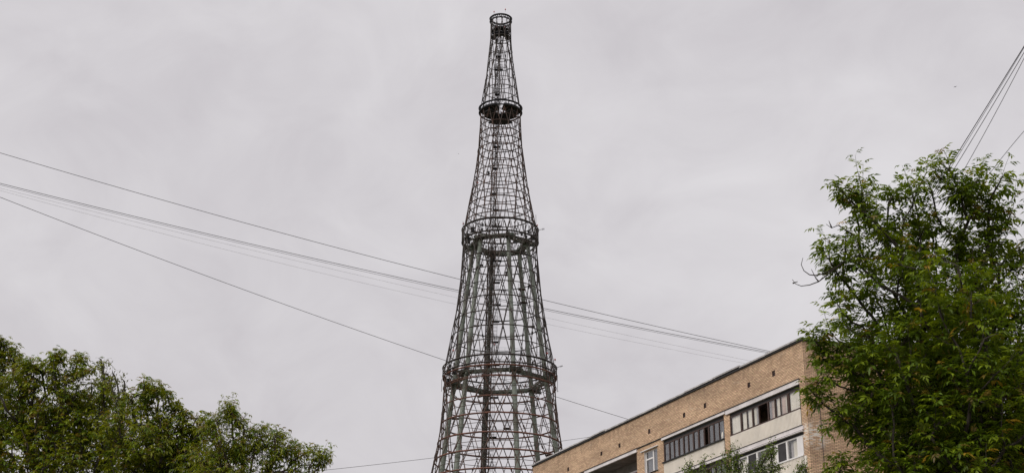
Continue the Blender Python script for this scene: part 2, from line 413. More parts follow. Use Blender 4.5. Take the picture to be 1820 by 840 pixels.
# ladder cage and cable bundle alongside
def cage(h0, h1, dx, rr, step, mt):
    mb = MB()
    for k in range(5):
        a = math.pi*k/4
        mb.tube([mast_p(h0)+Vector((dx+rr*math.cos(a), -rr*math.sin(a)-.4, 0)), mast_p(h1)+Vector((dx+rr*math.cos(a), -rr*math.sin(a)-.4, 0))], .022, 3)
    z = h0
    while z < h1:
        c = mast_p(z); mb.tube([c+Vector((dx+rr*math.cos(math.pi*k/6), -rr*math.sin(math.pi*k/6)-.4, 0)) for k in range(7)], .024, 3)
        mb.tube([c+Vector((dx-rr, -.4, .3)), c+Vector((dx+rr, -.4, .3))], .03, 3)
        z += step
    return mb.build('ladder', M[mt], tower)
cage(30, 100, 1.15, .42, .75, 'steel'); cage(101, 127, .85, .36, .7, 'steel'); cage(129, 146, .62, .3, .7, 'steel')
for dx, rr in ((-.25, .10), (.05, .13), (.3, .08), (-.5, .07)):
    mb = MB(); mb.tube([mast_p(h)+Vector((dx + .07*math.sin(h*1.7), .25+.05*math.sin(h), 0)) for h in np.arange(20, 101, 2.5)], rr, 5); mb.build('feeder_cable', M['steel'], tower)
mb = MB(); mb.tube([mast_p(h)+Vector((.1, .1, 0)) for h in np.arange(101, 145, 2.5)], .07, 5); mb.build('feeder_cable', M['steel'], tower)
# landings beside the mast and small service platforms
def landing(x, y, h, lx, ly, rl=True, mt='black'):
    mb = MB(); lx *= .85; mb.box((x-lx/2, y-ly/2, h), (x+lx/2, y+ly/2, h+.10))
    mb.bar((x-lx/2, y, h-.05), (x+lx/2, y, h-.05), .12, .3)
    if rl:
        for sx in (-1, 1):
            for sy in (-1, 1):
                mb.tube([(x+sx*lx/2, y+sy*ly/2, h), (x+sx*lx/2, y+sy*ly/2, h+1.1)], .03, 3)
        for z in (.55, 1.1):
            for sy in (-1, 1): mb.tube([(x-lx/2, y+sy*ly/2, h+z), (x+lx/2, y+sy*ly/2, h+z)], .025, 3)
            for sx in (-1, 1): mb.tube([(x+sx*lx/2, y-ly/2, h+z), (x+sx*lx/2, y+ly/2, h+z)], .025, 3)
    return mb.build('landing', M[mt], tower)
for h, dx, lx in ((141.6,.1,1.4),(138.6,.25,2.0),(133,.1,1.2),(121.3,.35,1.7),(116.5,.2,1.2),(111,.0,1.7),(107.7,.5,1.2),(104.2,.9,2.2),
                  (97,1.2,1.9),(92.5,1.1,1.7),(88.0,1.3,1.9),(84.6,1.2,1.7),(80.5,1.2,1.5),(76,1.1,2.6),(69.6,1.4,1.9),(62,1.3,1.8),(56.2,1.2,2.2)):
    p = mast_p(h); landing(p.x+dx, p.y-.3, h, lx, .8)
for a, r, h in ((-20, 4.5, 90.5), (30, 5.3, 89.2), (-60, 3.3, 93), (150, 5.5, 84.5), (15, 6.3, 84), (-75, 5.5, 62.4), (-10, 9.3, 58.2), (165, 8.7, 66), (200, 4.2, 95.5), (60, 3.4, 95.5)):
    landing(r*math.cos(D(a)), r*math.sin(D(a)), h, 1.6, .8, True, 'steel_brown')
# equipment boxes around the rings
for a, r, h in ((188, 6.5, 101.2), (175, 6.3, 100.8), (-8, 6.6, 101), (190, 9.8, 73.5), (180, 9.6, 72.2), (-5, 9.9, 73.2), (215, 6.5, 101.5), (-150, 9.7, 72.8), (140, 6.5, 101.3), (40, 6.4, 101.2)):
    mb = MB(); x, y = r*math.cos(D(a)), r*math.sin(D(a)); mb.box((x-.4, y-.3, h), (x+.4, y+.3, h+.9)); mb.box((x-.46, y-.36, h+.92), (x+.46, y+.36, h+.98)); mb.tube([(x, y, h+.9), (x, y, h+1.5)], .04, 4)
    mb.build('equipment_box', M['black'], tower)
for i in range(34):
    h = rnd.choice([rnd.uniform(128.3, 130.5), rnd.uniform(100.5, 104), rnd.uniform(72.5, 76.5), rnd.uniform(56, 148)]); k = [s_ for s_ in SEC if s_[0] <= h+.7][-1]
    t_ = min(1, max(0, (h-k[0])/(k[2]-k[0]))); r = sec_r(k, t_)*rnd.choice([.94, .9, .6, .8]); a = rnd.uniform(0, 6.28); sz = rnd.uniform(.25, .5) if h < 120 else .22
    mb = MB(); x, y = r*math.cos(a), r*math.sin(a); mb.box((x-sz/2, y-sz/2, h), (x+sz/2, y+sz/2, h+sz*1.3)); mb.tube([(x, y, h-.5), (x, y, h+sz*1.9)], .035, 4)
    mb.tube([(x, y, h), (x*1.08, y*1.08, h)], .04, 4); mb.build('junction_box', M['black'], tower)
# antennas
def antenna(pts, rad, cross=()):
    mb = MB(); mb.tube(pts, rad, 5)
    for c in cross: mb.tube(c, rad*.7, 4)
    return mb.build('antenna', M['wire_grey'], tower)
antenna([(7.05,-1,100.5),(7.05,-1,106.2)], .05, [[(6.5,-1,104.5),(7.1,-1,104.5)],[(6.6,-1,103.3),(7.1,-1,103.3)]])
antenna([(-7.3,-1,100.5),(-7.3,-1,104.8)], .05, [[(-7.4,-1,103.5),(-6.9,-1,103.5)]])
antenna([(7.2,-1.2,102.9),(8.7,-1.2,103.1)], .06, [[(8.3,-1.2,102.9),(8.3,-1.2,103.3)],[(8.6,-1.2,102.9),(8.6,-1.2,103.35)]])
antenna([(10.6,-1.5,74.9),(11.9,-1.5,75.4)], .06, [[(11.5,-1.5,75.1),(12.0,-1.5,75.3)]])
antenna([(10.95,-.5,70.5),(10.95,-.5,73.8)], .05, [[(10.8,-.5,70.7),(11.15,-.5,70.7)]])
antenna([(-11.0,-.5,70.6),(-11.0,-.5,73.0)], .05)
# red lamps
def lamp(x, y, h, r=.14, stem=.4):
    mb = MB(); mb.tube([(x, y, h-stem), (x, y, h)], .03, 4, m=1)
    mb.tube([(x, y, h), (x, y, h+r*.6), (x, y, h+r*1.6), (x, y, h+r*2.2)], [r*.7, r, r*.8, r*.2], 8, m=0)
    return mb.build('warning_lamp', [M['red'], M['steel']], tower)
for a, r, h in ((-128, 2.25, 150.9), (-65, 2.25, 151.3), (60, 1.6, 149.0), (125, 1.6, 149.0), (20, 1.8, 147.6), (160, 1.8, 147.8)):
    lamp(r*math.cos(D(a)), r*math.sin(D(a)), h)
for a, r, h in ((-30, 10.3, 76.6), (-8, 10.6, 76.4), (-150, 10.0, 77.2), (185, 7.3, 104.3), (0, 7.3, 104.2), (250, 3, 79), (215, 5.4, 112)):
    lamp(r*math.cos(D(a)), r*math.sin(D(a)), h, .17)

# ------------------------------------------------------------------ brick building
CX, CY = 16.9, 82.0
bld = empty('apartment_building', (CX, CY, 0), R(112.6))
tag(bld, 'tan brick apartment block with glazed balconies and a blank gable end', 'building')
LEN, DEP, TOP = 39.55, 12.5, 25.72
ST = 2.72
holes = []      # (u0,u1,z0,z1)
for k in range(4):
    dz = -ST*k
    holes += [(.58, 8.50, 20.44+dz if k == 0 else 20.44+dz, 23.42+dz), (9.20, 17.25, 20.44+dz, 23.42+dz),
              (18.15, 20.06, 21.45+dz, 23.02+dz), (21.2, 29.5, 20.44+dz, 23.42+dz), (30.4, 32.3, 21.45+dz, 23.02+dz)]
# bays are continuous slots: the slab edges fill them
def in_hole(u, z):
    return any(a < u < b and c < z < d for a, b, c, d in holes)
us = sorted({0., LEN} | {h[0] for h in holes} | {h[1] for h in holes})
vents = [(3.21,24.46),(6.04,24.43),(11.46,24.37),(14.24,24.35),(19.22,24.3),(23.83,24.24),(26.8,24.24),(32.67,24.16),(36.4,24.2)]
vh = [(u-.16, u+.16, z-.16, z+.16) for u, z in vents]
allh = holes + vh
us = sorted({0., LEN} | {x for h in allh for x in h[:2]}); zs = sorted({0., TOP} | {round(x, 4) for h in allh for x in h[2:]})
w = MB()
for i in range(len(us)-1):
    for j in range(len(zs)-1):
        u0, u1, z0, z1 = us[i], us[i+1], zs[j], zs[j+1]; um, zm = (u0+u1)/2, (z0+z1)/2
        if any(a < um < b and c < zm < d for a, b, c, d in allh): continue
        w.quad((u0,0,z0),(u0,0,z1),(u1,0,z1),(u1,0,z0))
for a, b, c, d in holes:
    dp = -.14 if b-a < 3 else -1.35
    w.quad((a,0,c),(a,dp,c),(a,dp,d),(a,0,d)); w.quad((b,0,c),(b,0,d),(b,dp,d),(b,dp,c))
    w.quad((a,0,c),(b,0,c),(b,dp,c),(a,dp,c)); w.quad((a,0,d),(a,dp,d),(b,dp,d),(b,0,d))
# side and back walls
w.quad((0,0,0),(0,-DEP,0),(0,-DEP,TOP),(0,0,TOP))
w.quad((0,-DEP,0),(LEN,-DEP,0),(LEN,-DEP,TOP),(0,-DEP,TOP))
w.quad((LEN,-DEP,0),(LEN,0,0),(LEN,0,TOP),(LEN,-DEP,TOP))
# the gable steps out at its far part
w.box((-1.1,-DEP-.02,0),(-.003,-4.75,TOP-.06))
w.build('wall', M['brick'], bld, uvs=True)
for a, b, c, d in vh:
    q = MB(); q.quad((a,-.05,c),(b,-.05,c),(b,-.05,d),(a,-.05,d)); q.quad((a,0,c),(a,-.05,c),(a,-.05,d),(a,0,d)); q.quad((b,-.05,c),(b,0,c),(b,0,d),(b,-.05,d)); q.quad((a,-.05,c),(b,-.05,c),(b,0,c),(a,0,c)); q.quad((a,-.05,d),(b,-.05,d),(b,0,d),(a,0,d))
    q.box((a+.01, -.045, c+.15), (b-.01, -.03, c+.17), 1)
    q.build('vent', [M['wood'], M['tar']], bld)
# roof slab, dark tar edge and pale metal capping in strips of uneven lie
q = MB(); q.box((-.05,-DEP-.05,TOP-.09),(LEN+.05,.08,TOP+.0)); q.box((-1.15,-DEP-.06,TOP-.08),(-.055,-4.7,TOP-.01)); roof = q.build('roof', M['tar'], bld)
u = -.06
while u < LEN:
    l = rnd.uniform(1.9, 4.2); e = min(LEN+.06, u+l); z = TOP+.04+rnd.uniform(0, .10)
    q = MB(); q.box((u+.02,-.28,z),(e-.01,.11,z+.04)); q.box((u+.02,.085,z-.06),(e-.01,.115,z-.001)); q.build('capping_strip', M['flash'], roof); u = e
u = 0.
while u > -DEP:
    l = rnd.uniform(2, 4); e = max(-DEP-.06, u-l); z = TOP+.05+rnd.uniform(0, .03)
    q = MB(); q.box((-.085,e+.01,z),(.1,u-.3 if u == 0 else u-.01,z+.035)); q.build('capping_strip', M['flash'], roof); u = e
# small things along the roof edge: vent stub, rail stub
for uu, hh in ((14.2,.16),(9.2,.18),(21.4,.12),(28.0,.12),(33.5,.1)):
    q = MB(); q.tube([(uu,-.15,TOP+.05),(uu,-.15,TOP+.05+hh)], .03, 5); q.tube([(uu-.35,-.15,TOP+.05+hh),(uu+.35,-.15,TOP+.05+hh)], .03, 5); q.build('cable_bracket', M['flash'], roof)
# dark joint line under the attic
q = MB(); q.box((17.30,0,23.43),(21.05,.06,23.50)); q.box((29.6,0,23.43),(LEN,.06,23.50)); q.box((.5,0,23.445),(17.30,.09,23.50)); q.box((21.05,0,23.445),(29.6,.09,23.50))
q.build('joint_line', M['tar'], bld)
# white slab edges
def slab(u0, u1, zt, h, par=bld, m='white', pr=.10):
    q = MB(); q.box((u0, -1.34, zt-h), (u1, pr, zt)); q.box((u0, pr-.02, zt+.003), (u1, pr+.03, zt+.035), 1)
    return q.build('slab_edge', [M[m], M['tar']], par)
def ribbed(u0, u1, z0, z1, y, par, pitch=.135, name='ribbed_panel', m='cream'):
    q = MB(); u = u0; n = int(round((u1-u0)/pitch)); p = (u1-u0)/n
    prof = []
    for i in range(n):
        prof += [(u0+i*p, y), (u0+(i+.5)*p, y), (u0+(i+.58)*p, y-.08), (u0+(i+.9)*p, y-.08)]
    prof.append((u1, y))
    for (a, ya), (b, yb) in zip(prof, prof[1:]):
        q.quad((a,ya,z0),(a,ya,z1),(b,yb,z1),(b,yb,z0))
    q.box((u0, y-.12, z0), (u1, y-.085, z1))
    return q.build(name, M[m], par)
def curtain(u0, u1, z0, z1, y, m, par, folds=9):
    q = MB(); n = folds*4
    P = [(u0+(u1-u0)*i/n, y+.025*math.sin(i*math.pi/2+rnd.uniform(-.5,.5))+rnd.uniform(-.008,.008)) for i in range(n+1)]
    for (a, ya), (b, yb) in zip(P, P[1:]): q.quad((a,ya,z0),(a,ya,z1),(b,yb,z1),(b,yb,z0))
    return q.build('curtain', M[m], par)
def pane(u0, u1, z0, z1, y, m, par):
    q = MB(); q.box((u0, y-.006, z0), (u1, y, z1)); return q.build('pane', M[m], par)
def backwall(u0, u1, z0, z1, par, door=None, orange=None, m='interior'):
    q = MB(); y = -1.33
    q.quad((u0,y,z0),(u0,y,z1),(u1,y,z1),(u1,y,z0))
    q.quad((u0,y,z1-.006),(u1,y,z1-.006),(u1,-.02,z1-.006),(u0,-.02,z1-.006), 1)   # ceiling
    q.quad((u0+.004,y,z0),(u0+.004,-.02,z0),(u0+.004,-.02,z1),(u0+.004,y,z1)); q.quad((u1-.004,-.02,z0),(u1-.004,y,z0),(u1-.004,y,z1),(u1-.004,-.02,z1))
    return q.build('inner_wall', [M[m], M['concrete']], par)

def bay_wood(k, label):      # bay with wide curtained panes, brown frames
    dz = -ST*k; b = empty('balcony', (0, 0, 0)); b.parent = bld; b['label'] = label
    slab(.55, 8.84, 23.43+dz, .27, b); backwall(.58, 8.50, 20.45+dz, 23.16+dz, b)
    y = -.02; z0, z1 = 21.80+dz, 22.90+dz
    q = MB(); q.box((.60, y-.10, 22.952+dz), (8.48, y-.03, 23.155+dz)); q.build('head_board', M['tar'], b)  # dark strip: shade of the gap under the fascia, put into the colour
    f = MB(); f.box((.60, y-.07, 21.72+dz), (8.48, y+.05, 21.80+dz)); f.box((.60, y-.05, 22.90+dz), (8.48, y+.0, 22.95+dz))
    for a, c in ((8.40,8.48),(7.10,7.26),(5.78,5.90),(5.08,5.16),(4.02,4.12),(3.26,3.36),(1.78,2.00),(.60,.66)):
        f.box((a, y-.06, z0), (c, y+.02, z1))
    for c in (6.51, 2.75): f.box((c-.03, y-.045, z0), (c+.03, y-.0, z1))
    f.build('frame', M['wood'], b)
    for a, c in ((7.26,8.40),(6.54,7.10),(5.90,6.48),(5.16,5.78),(3.36,4.02),(2.78,3.26),(2.0,2.72),(.66,1.78)):
        pane(a, c, z0, z1, y-.02, 'glass', b)
    for a, c, m in ((7.28,8.38,'curtain'),(6.54,7.1,'curtain'),(5.92,6.46,'curtain'),(5.5,5.80,'curtain'),(5.16,5.48,'curtain_grey'),(3.80,4.02,'curtain_grey'),(3.6,3.79,'curtain_pink'),(3.38,3.59,'curtain'),(2.80,3.24,'curtain'),(2.3,2.70,'curtain_pink'),(2.02,2.28,'curtain'),(1.2,1.78,'curtain'),(.68,1.19,'curtain')):
        curtain(a, c, z0, z1, y-.10, m, b, 4)
    ribbed(.60, 8.48, 20.74+dz, 21.715+dz, .05, b)
    # inner window seen through the open leaf
    q = MB(); q.box((3.4,-1.31,21.0+dz),(5.9,-1.27,22.35+dz)); q.build('inner_window_frame', M['curtain'], b)
    q = MB(); [q.box((a,-1.265,21.1+dz),(c,-1.25,22.25+dz)) for a, c in ((3.5,4.1),(4.35,4.95),(5.1,5.8))]; q.build('inner_pane', M['screen'], b)
    return b
def bay_pvc(k, label):       # lower bay with white frames
    dz = -ST*k; b = empty('balcony', (0, 0, 0)); b.parent = bld; b['label'] = label
    slab(.40, 8.70, 23.43+dz, .23, b); backwall(.58, 8.50, 20.45+dz, 23.16+dz, b)
    q = MB(); q.box((.5, .02, 23.08+dz), (8.5, .20, 23.13+dz)); q.box((.5, -.05, 23.135+dz), (8.5, .09, 23.17+dz)); q.build('drip_sill', M['white'], b)
    y = .0; z0, z1 = 21.78+dz, 22.85+dz
    f = MB(); f.box((.60, y-.06, 21.70+dz), (8.48, y+.08, 21.78+dz)); f.box((.60, y-.06, 22.85+dz), (8.48, y, 22.93+dz))
    for a, c in ((8.40,8.48),(6.55,6.71),(5.47,5.63),(3.23,3.42),(2.2,2.36),(1.03,1.2)): f.box((a, y-.06, z0), (c, y+.03, z1))
    f.box((.60, y-.05, z0), (1.03, y+.02, z1))
    f.build('frame', M['pvc'], b)
    for a, c, m in ((6.71,8.40,'glass'),(5.63,6.55,'s'),(3.42,5.47,'glass'),(2.36,3.23,'s'),(1.2,2.2,'glass')):
        if m == 's':
            q = MB(); q.box((a, y-.0, z0), (c, y+.012, z1)); q.build('insect_screen', M['screen'], b)
        else:
            pane(a, c, z0, z1, y-.02, 'glass', b); curtain(a+.02, c-.35, z0, z1-.05, y-.16, 'curtain', b, 5); curtain(c-.34, c-.02, z0, z1-.05, y-.2, 'curtain_grey', b, 3)
    q = MB(); q.box((.50, -.02, 22.93+dz), (8.5, .03, 23.07+dz)); q.build('head_board', M['tar'], b)  # painted shade between slab edge and white frame, as a dark strip
    ribbed(.60, 8.40, 20.74+dz, 21.695+dz, .05, b, .15)
    return b
def bay_old(k, label):       # bay with many narrow panes
    dz = -ST*k; b = empty('balcony', (0, 0, 0)); b.parent = bld; b['label'] = label
    slab(8.93, 17.38, 23.43+dz, .17, b); backwall(9.20, 17.25, 20.45+dz, 23.25+dz, b)
    y = -.03; z0, z1 = 21.80+dz, 22.95+dz
    f = MB(); f.box((9.22, y-.06, 21.68+dz), (17.30, y+.16, 21.76+dz)); f.build('ledge', M['tar'], b)
    f = MB(); f.box((9.22, y-.05, 22.95+dz), (17.23, y+.02, 23.03+dz)); f.box((9.22, y-.05, 21.762+dz), (17.23, y+.02, 21.80+dz))
    edges = [(17.12,17.23)] + [(a, c) for a, c in ((16.40,16.53),(15.77,15.88),(15.10,15.25),(14.44,14.58),(13.82,13.93),(13.12,13.28),(12.43,12.59),(11.71,11.85),(11.13,11.23),(10.51,10.62),(9.86,9.91),(9.22,9.27))]
    for a, c in edges: f.box((a, y-.05, z0), (c, y+.02, z1))
    f.box((11.25, y-.4, z0), (11.32, y-.02, z1)); f.box((11.55,y-.6,z0),(11.62,y-.5,z1-.3))
    f.build('frame', M['wood'], b)
    q = MB(); q.box((9.22, y-.15, 23.032+dz), (17.23, y-.02, 23.24+dz)); q.build('head_board', M['tar'], b)  # near-black strip painting the shaded gap above the narrow panes
    E = [e for e in edges]
    for (a0, a1), (b0, b1) in zip(E, E[1:]):
        if abs(b1-11.23) < .02: continue
        p = pane(b1, a0, z0, z1, y-.02, 'glass_dim', b)
    curtain(9.3, 9.84, z0, z1, y-.2, 'curtain_grey', b, 3)
    for i in range(5): curtain(12.8+i*.86, 13.6+i*.86, z0, z1-.08, y-.55, 'curtain_grey', b, 5)
    if k == 0:
        q = MB(); q.tube([(9.6,y-.1,z0+.02),(9.58,y-.1,z0+.2),(9.55,y-.1,z0+.42),(9.52,y-.1,z0+.5)], [.10,.13,.10,.03], 9); q.build('white_bag', M['curtain'], b)
    ribbed(9.22, 17.22, 20.62+dz, 21.675+dz, .05, b, .15)
    return b
bay_wood(0, 'top floor balcony with cream curtains and one open leaf')
bay_pvc(1, 'white framed balcony with dark insect screens')
bay_wood(2, 'balcony with cream curtains on the third floor down'); bay_pvc(3, 'white framed balcony lower down')
bay_old(0, 'top floor balcony with narrow brown framed panes')
bay_old(1, 'second balcony with narrow brown framed panes'); bay_old(2, 'third balcony with narrow brown framed panes'); bay_old(3, 'fourth balcony with narrow brown framed panes')
def window(u0, u1, k):
    dz = -ST*k; z0, z1 = 21.45+dz, 23.02+dz; y = -.13
    f = MB(); f.box((u0, y-.05, z0), (u0+.09, y, z1)); f.box((u1-.07, y-.05, z0), (u1, y, z1)); f.box((u0+.09, y-.05, z1-.08), (u1-.07, y, z1)); f.box((u0+.09, y-.05, z0), (u1-.07, y, z0+.09))
    m1 = u0 + (u1-u0)*.42
    f.box((m1-.07, y-.05, z0+.09), (m1+.07, y+.01, z1-.08)); f.box((m1+.07, y-.05, z1-.62), (u1-.07, y+.03, z1-.52))
    wo = f.build('window', M['pvc'], bld)
    pane(u0+.09, m1-.07, z0+.09, z1-.08, y-.02, 'glass_dim', wo); pane(m1+.07, u1-.07, z0+.09, z1-.62, y-.02, 'glass_dim', wo); pane(m1+.07, u1-.07, z1-.52, z1-.08, y-.02, 'glass_dim', wo)
    curtain(u0+.1, u1-.1, z0+.05, z1-.05, y-.15, 'curtain_grey', wo, 8)
    q = MB(); q.box((u0-.18, .0, z1+.04), (u1+.45, .09, z1+.085)); q.build('head_flashing', M['pvc'], wo)
    q = MB(); q.box((u0-.05, -.1, z0-.05), (u1+.05, .08, z0-.005)); q.build('sill', M['tar'], wo)
    q = MB(); q.box((u1-.004, -.135, z0), (u1+.0, -.0, z1)); q.build('reveal', M['pvc'], wo)
for k in range(4): window(18.15, 20.06, k); window(30.4, 32.3, k)
def open_loggia(k):
    dz = -ST*k; b = empty('balcony', (0, 0, 0)); b.parent = bld; b['label'] = 'open balcony with orange panel on its inner wall'
    slab(21.08, 29.62, 23.43+dz, .22, b); backwall(21.2, 29.5, 20.45+dz, 23.2+dz, b, m='concrete')
    f = MB(); y = -1.31
    f.box((21.35, y, 22.40+dz), (28.5, y+.09, 22.52+dz)); 
    for a in (21.45, 22.35, 24.3): f.box((a, y, 20.5+dz), (a+.09, y+.08, 22.40+dz))
    f.build('frame', M['pvc'], b)
    q = MB(); q.box((22.5, y+.0, 20.5+dz), (24.25, y+.05, 22.38+dz)); q.build('orange_panel', M['orange'], b)
    pane(21.56, 22.33, 20.6+dz, 22.38+dz, y+.05, 'glass_dim', b); pane(24.42, 28.3, 21.2+dz, 22.38+dz, y+.05, 'glass_dim', b)
    ribbed(21.22, 29.48, 20.74+dz, 21.6+dz, .04, b)
for k in range(4): open_loggia(k)
# service cable on the gable wall
q = MB(); q.tube([(-.03, -.87, z) for z in np.arange(24.4, 2, -1.0)], .018, 4); q.build('wall_cable', M['cable'], bld)
# yellow box at the balcony corner
q = MB(); q.box((.30,.0,18.3),(.52,.06,18.95)); q.build('metal_plate', M['cream'], bld)
# plinth of concrete
q = MB(); q.box((-.06,-4.7,0),(LEN+.06,.06,.6)); q.build('plinth', M['concrete'], bld)

# ------------------------------------------------------------------ overhead wires
def fitwire(px, A, B, rad, label, group, mt='cable', zfree=True, seg=60, name='overhead_wire'):
    """straight in plan from A to B; end height of A and sag are those of a hanging wire through the sighted points"""
    A = Vector(A); B = Vector(B); rows = []; rhs = []
    d = Vector((B.x-A.x, B.y-A.y))
    for x, y in px:
        rx, ry, rz = ray(x, y)
        det = rx*(-d.y) + d.x*ry
        s = (A.x*(-d.y) + d.x*A.y)/det
        t = (rx*A.y - ry*A.x)/(-det)*-1
        # solve s*(rx,ry) = A + t*d
        t = ((s*rx-A.x)*d.x + (s*ry-A.y)*d.y)/d.length_squared
        rows.append([1-t, -4*t*(1-t)]); rhs.append(EYE + rz*s - B.z*t)
    sol = np.linalg.lstsq(np.array(rows), np.array(rhs), rcond=None)[0]
    zA, sag = sol
    pts = [(A.x+d.x*t, A.y+d.y*t, zA*(1-t)+B.z*t-4*sag*t*(1-t)) for t in np.linspace(0, 1, seg)]
    mb = MB(); mb.tube(pts, rad, 5)
    return tag(mb.build(name, M[mt], smooth=True), label, 'wire', group)
def bp(u, y=-.2, z=.1):     # point on the building roof
    m = Matrix.Translation((CX, CY, 0)) @ Matrix.Rotation(R(112.6), 4, 'Z')
    return m @ Vector((u, y, TOP+z))
G1 = 'overhead wires left of the brick building'
Aleft = at(-700, 60, 66)
fitwire([(0,271),(270,350),(520,420),(815,497),(967,532.5),(1214,586),(1370,617)], Aleft, bp(3.3), .015, 'single dark wire, highest of those crossing the tower', G1)
fitwire([(0,323),(190,373),(372,420),(607,471.5),(812,515),(969,546),(1214,592),(1368,617)], Aleft+Vector((0,.5,0)), bp(3.5), .016, 'thick dark wire, upper of the close pair crossing the tower', G1)
fitwire([(0,326),(190,376),(372,423),(607,474.5),(812,517),(969,549.5),(1214,596),(1366,618)], Aleft+Vector((0,.8,0)), bp(3.7), .010, 'thinner dark wire, lower of the close pair crossing the tower', G1)
fitwire([(0,334),(350,420),(607,484),(812,528),(974,566),(1214,612),(1330,631)], Aleft+Vector((0,1.5,0)), bp(5.6), .006, 'faint pale wire just below the close pair', G1, 'cable_thin')
fitwire([(0,338),(310,420),(607,495),(812,541),(974,576),(1214,620),(1325,634)], Aleft+Vector((0,2,0)), bp(6.2), .006, 'faint pale wire, lowest of the faint two', G1, 'cable_thin')
fitwire([(0,350),(177,420),(390,497),(607,577),(793,640),(990,706),(1117,743)], Aleft+Vector((-3,0,0)), bp(22.4), .016, 'dark wire sloping down to the middle of the roof edge', G1)
fitwire([(575,834),(680,824),(765,814),(1000,781),(1055,773)], at(-300, 880, 70), bp(28.0), .013, 'nearly level grey wire low behind the left trees', G1)
G2 = 'steep wires above the right tree'
gb = lambda x, y: (Matrix.Translation((CX, CY, 0)) @ Matrix.Rotation(R(112.6), 4, 'Z')) @ Vector((x, y, TOP+.15))
B2 = gb(-.1, -2.6)
fitwire([(1820,84),(1791,128),(1754,189),(1703,271),(1686,299)], at(2150,-420,46), B2, .021, 'thick black wire, leftmost of the steep wires over the tree', G2)
fitwire([(1820,86),(1791,132),(1754,194),(1706,271),(1690,299)], at(2152,-420,46), B2+Vector((.1,0,0)), .012, 'thin wire hanging against the leftmost thick steep wire', G2)
fitwire([(1820,94),(1770,178),(1737,232),(1697,299)], at(2156,-430,46.5), B2+Vector((.25,0,0)), .017, 'straight dark wire, middle one of the steep wires over the tree', G2)
fitwire([(1820,105),(1789,164),(1752,230),(1716,299)], at(2175,-440,47), B2+Vector((.6,0,0)), .015, 'grey slack wire, right of the close steep wires over the tree', G2)
fitwire([(1820,233),(1800,257),(1773,290)], at(2150,-180,50), gb(-.1,-6), .014, 'lone dark wire entering at the right edge above the tree', G2)

# ------------------------------------------------------------------ birds
def bird(loc, span, rz, roll, label):
    mb = MB(); s = span/2
    # body loops and wings in one mesh
    mb.tube([(0,-.34*s*1.1,0),(0,-.25*s,.01),(0,-.05*s,.0),(0,.2*s,0),(0,.45*s,.01),(0,.62*s,.01)], [.02*s,.09*s,.13*s,.11*s,.06*s,.05*s], 8)
    for sg in (-1, 1):
        n = len(mb.v)
        P = [(0,-.12*s,.06*s),(0,.16*s,.04*s),(sg*.45*s,-.16*s,.16*s),(sg*.45*s,.12*s,.14*s),(sg*s,.08*s,.1*s),(sg*.97*s,.14*s,.1*s)]
        mb.v += P + [(x, y, z-.02*s) for x, y, z in P]
        mb.f += [(n,n+1,n+3,n+2),(n+2,n+3,n+5,n+4),(n+6,n+8,n+9,n+7),(n+8,n+10,n+11,n+9),(n,n+2,n+8,n+6),(n+2,n+4,n+10,n+8),(n+1,n+7,n+9,n+3),(n+3,n+9,n+11,n+5),(n+4,n+5,n+11,n+10)]; mb.mi += [0]*9
    o = mb.build('bird', M['feather'], smooth=True); o.location = loc; o.rotation_euler = (0, roll, rz)
    return tag(o, label, 'bird')
bird(at(1698,154.5,75), .26, R(10), R(-16), 'small dark bird flying above the right tree')
bird(at(815,273.5,190), .30, R(60), R(-10), 'tiny distant bird just left of the tower')

# ------------------------------------------------------------------ trees
def compound_leaf(rng, n_pairs, L, lw, droop):
    """pinnate leaf: verts and tris; x outward, z up"""
    V = []; T = []
    def leaflet(p, d, l, w):
        d = d/np.linalg.norm(d); up = np.array([0, 0, 1.]); s = np.cross(d, up)
        if np.linalg.norm(s) < .2: s = np.cross(d, np.array([1., 0, 0]))
        s /= np.linalg.norm(s); nrm = np.cross(s, d)
        n = len(V); mid = p + d*l*.42
        V.extend([p, mid + s*w/2 + nrm*w*.16, p + d*l + np.array([0, 0, -.14*l]), mid - s*w/2 + nrm*w*.16, mid - nrm*w*.04])
        T.extend([(n, n+1, n+4), (n+1, n+2, n+4), (n+4, n+2, n+3), (n, n+4, n+3)])
    pos = np.zeros(3); ang = rng.uniform(.0, .5); yaw = 0
    stem = []
    step = L/(n_pairs+1)
    for i in range(n_pairs+1):
        d = np.array([math.cos(ang), math.sin(yaw)*.2, math.sin(ang)])
        p2 = pos + d*step*(1.5 if i == 0 else .85); stem.append((pos.copy(), p2.copy())); pos = p2
        ang -= droop*rng.uniform(.25, .6)
        if i < n_pairs:
            for sg in (-1, 1):
                dd = np.array([.62, sg*.85, 0]) + np.array([0, 0, -droop*rng.uniform(.2, .95)]) + rng.normal(0, .15, 3)
                leaflet(pos, dd, lw[0]*rng.uniform(.85, 1.1), lw[1]*rng.uniform(.85, 1.15))
    leaflet(pos, np.array([math.cos(ang), rng.normal(0, .1), math.sin(ang) - droop*.35]), lw[0]*1.12, lw[1]*1.15)
    for a, b in stem:
        n = len(V); o = np.array([0, .0018, 0]); V.extend([a-o, a+o, b+o, b-o]); T.extend([(n, n+1, n+2), (n, n+2, n+3)])
    return np.array(V), np.array(T)
def simple_leaf(rng, L, W, droop):
    V = [np.zeros(3)]; p = np.array([L*.5, 0, -.1*L*droop]); V.append(p)
    d = np.array([.8, 0, -droop]); d /= np.linalg.norm(d)
    q = p + d*L
    m = p + d*L*.38; V += [m + np.array([0, W/2, .1*W]), q, m - np.array([0, W/2, -.1*W]), p + np.array([0, .002, 0])]
    return np.array(V), np.array([(0, 1, 5), (1, 2, 3), (1, 3, 4)])

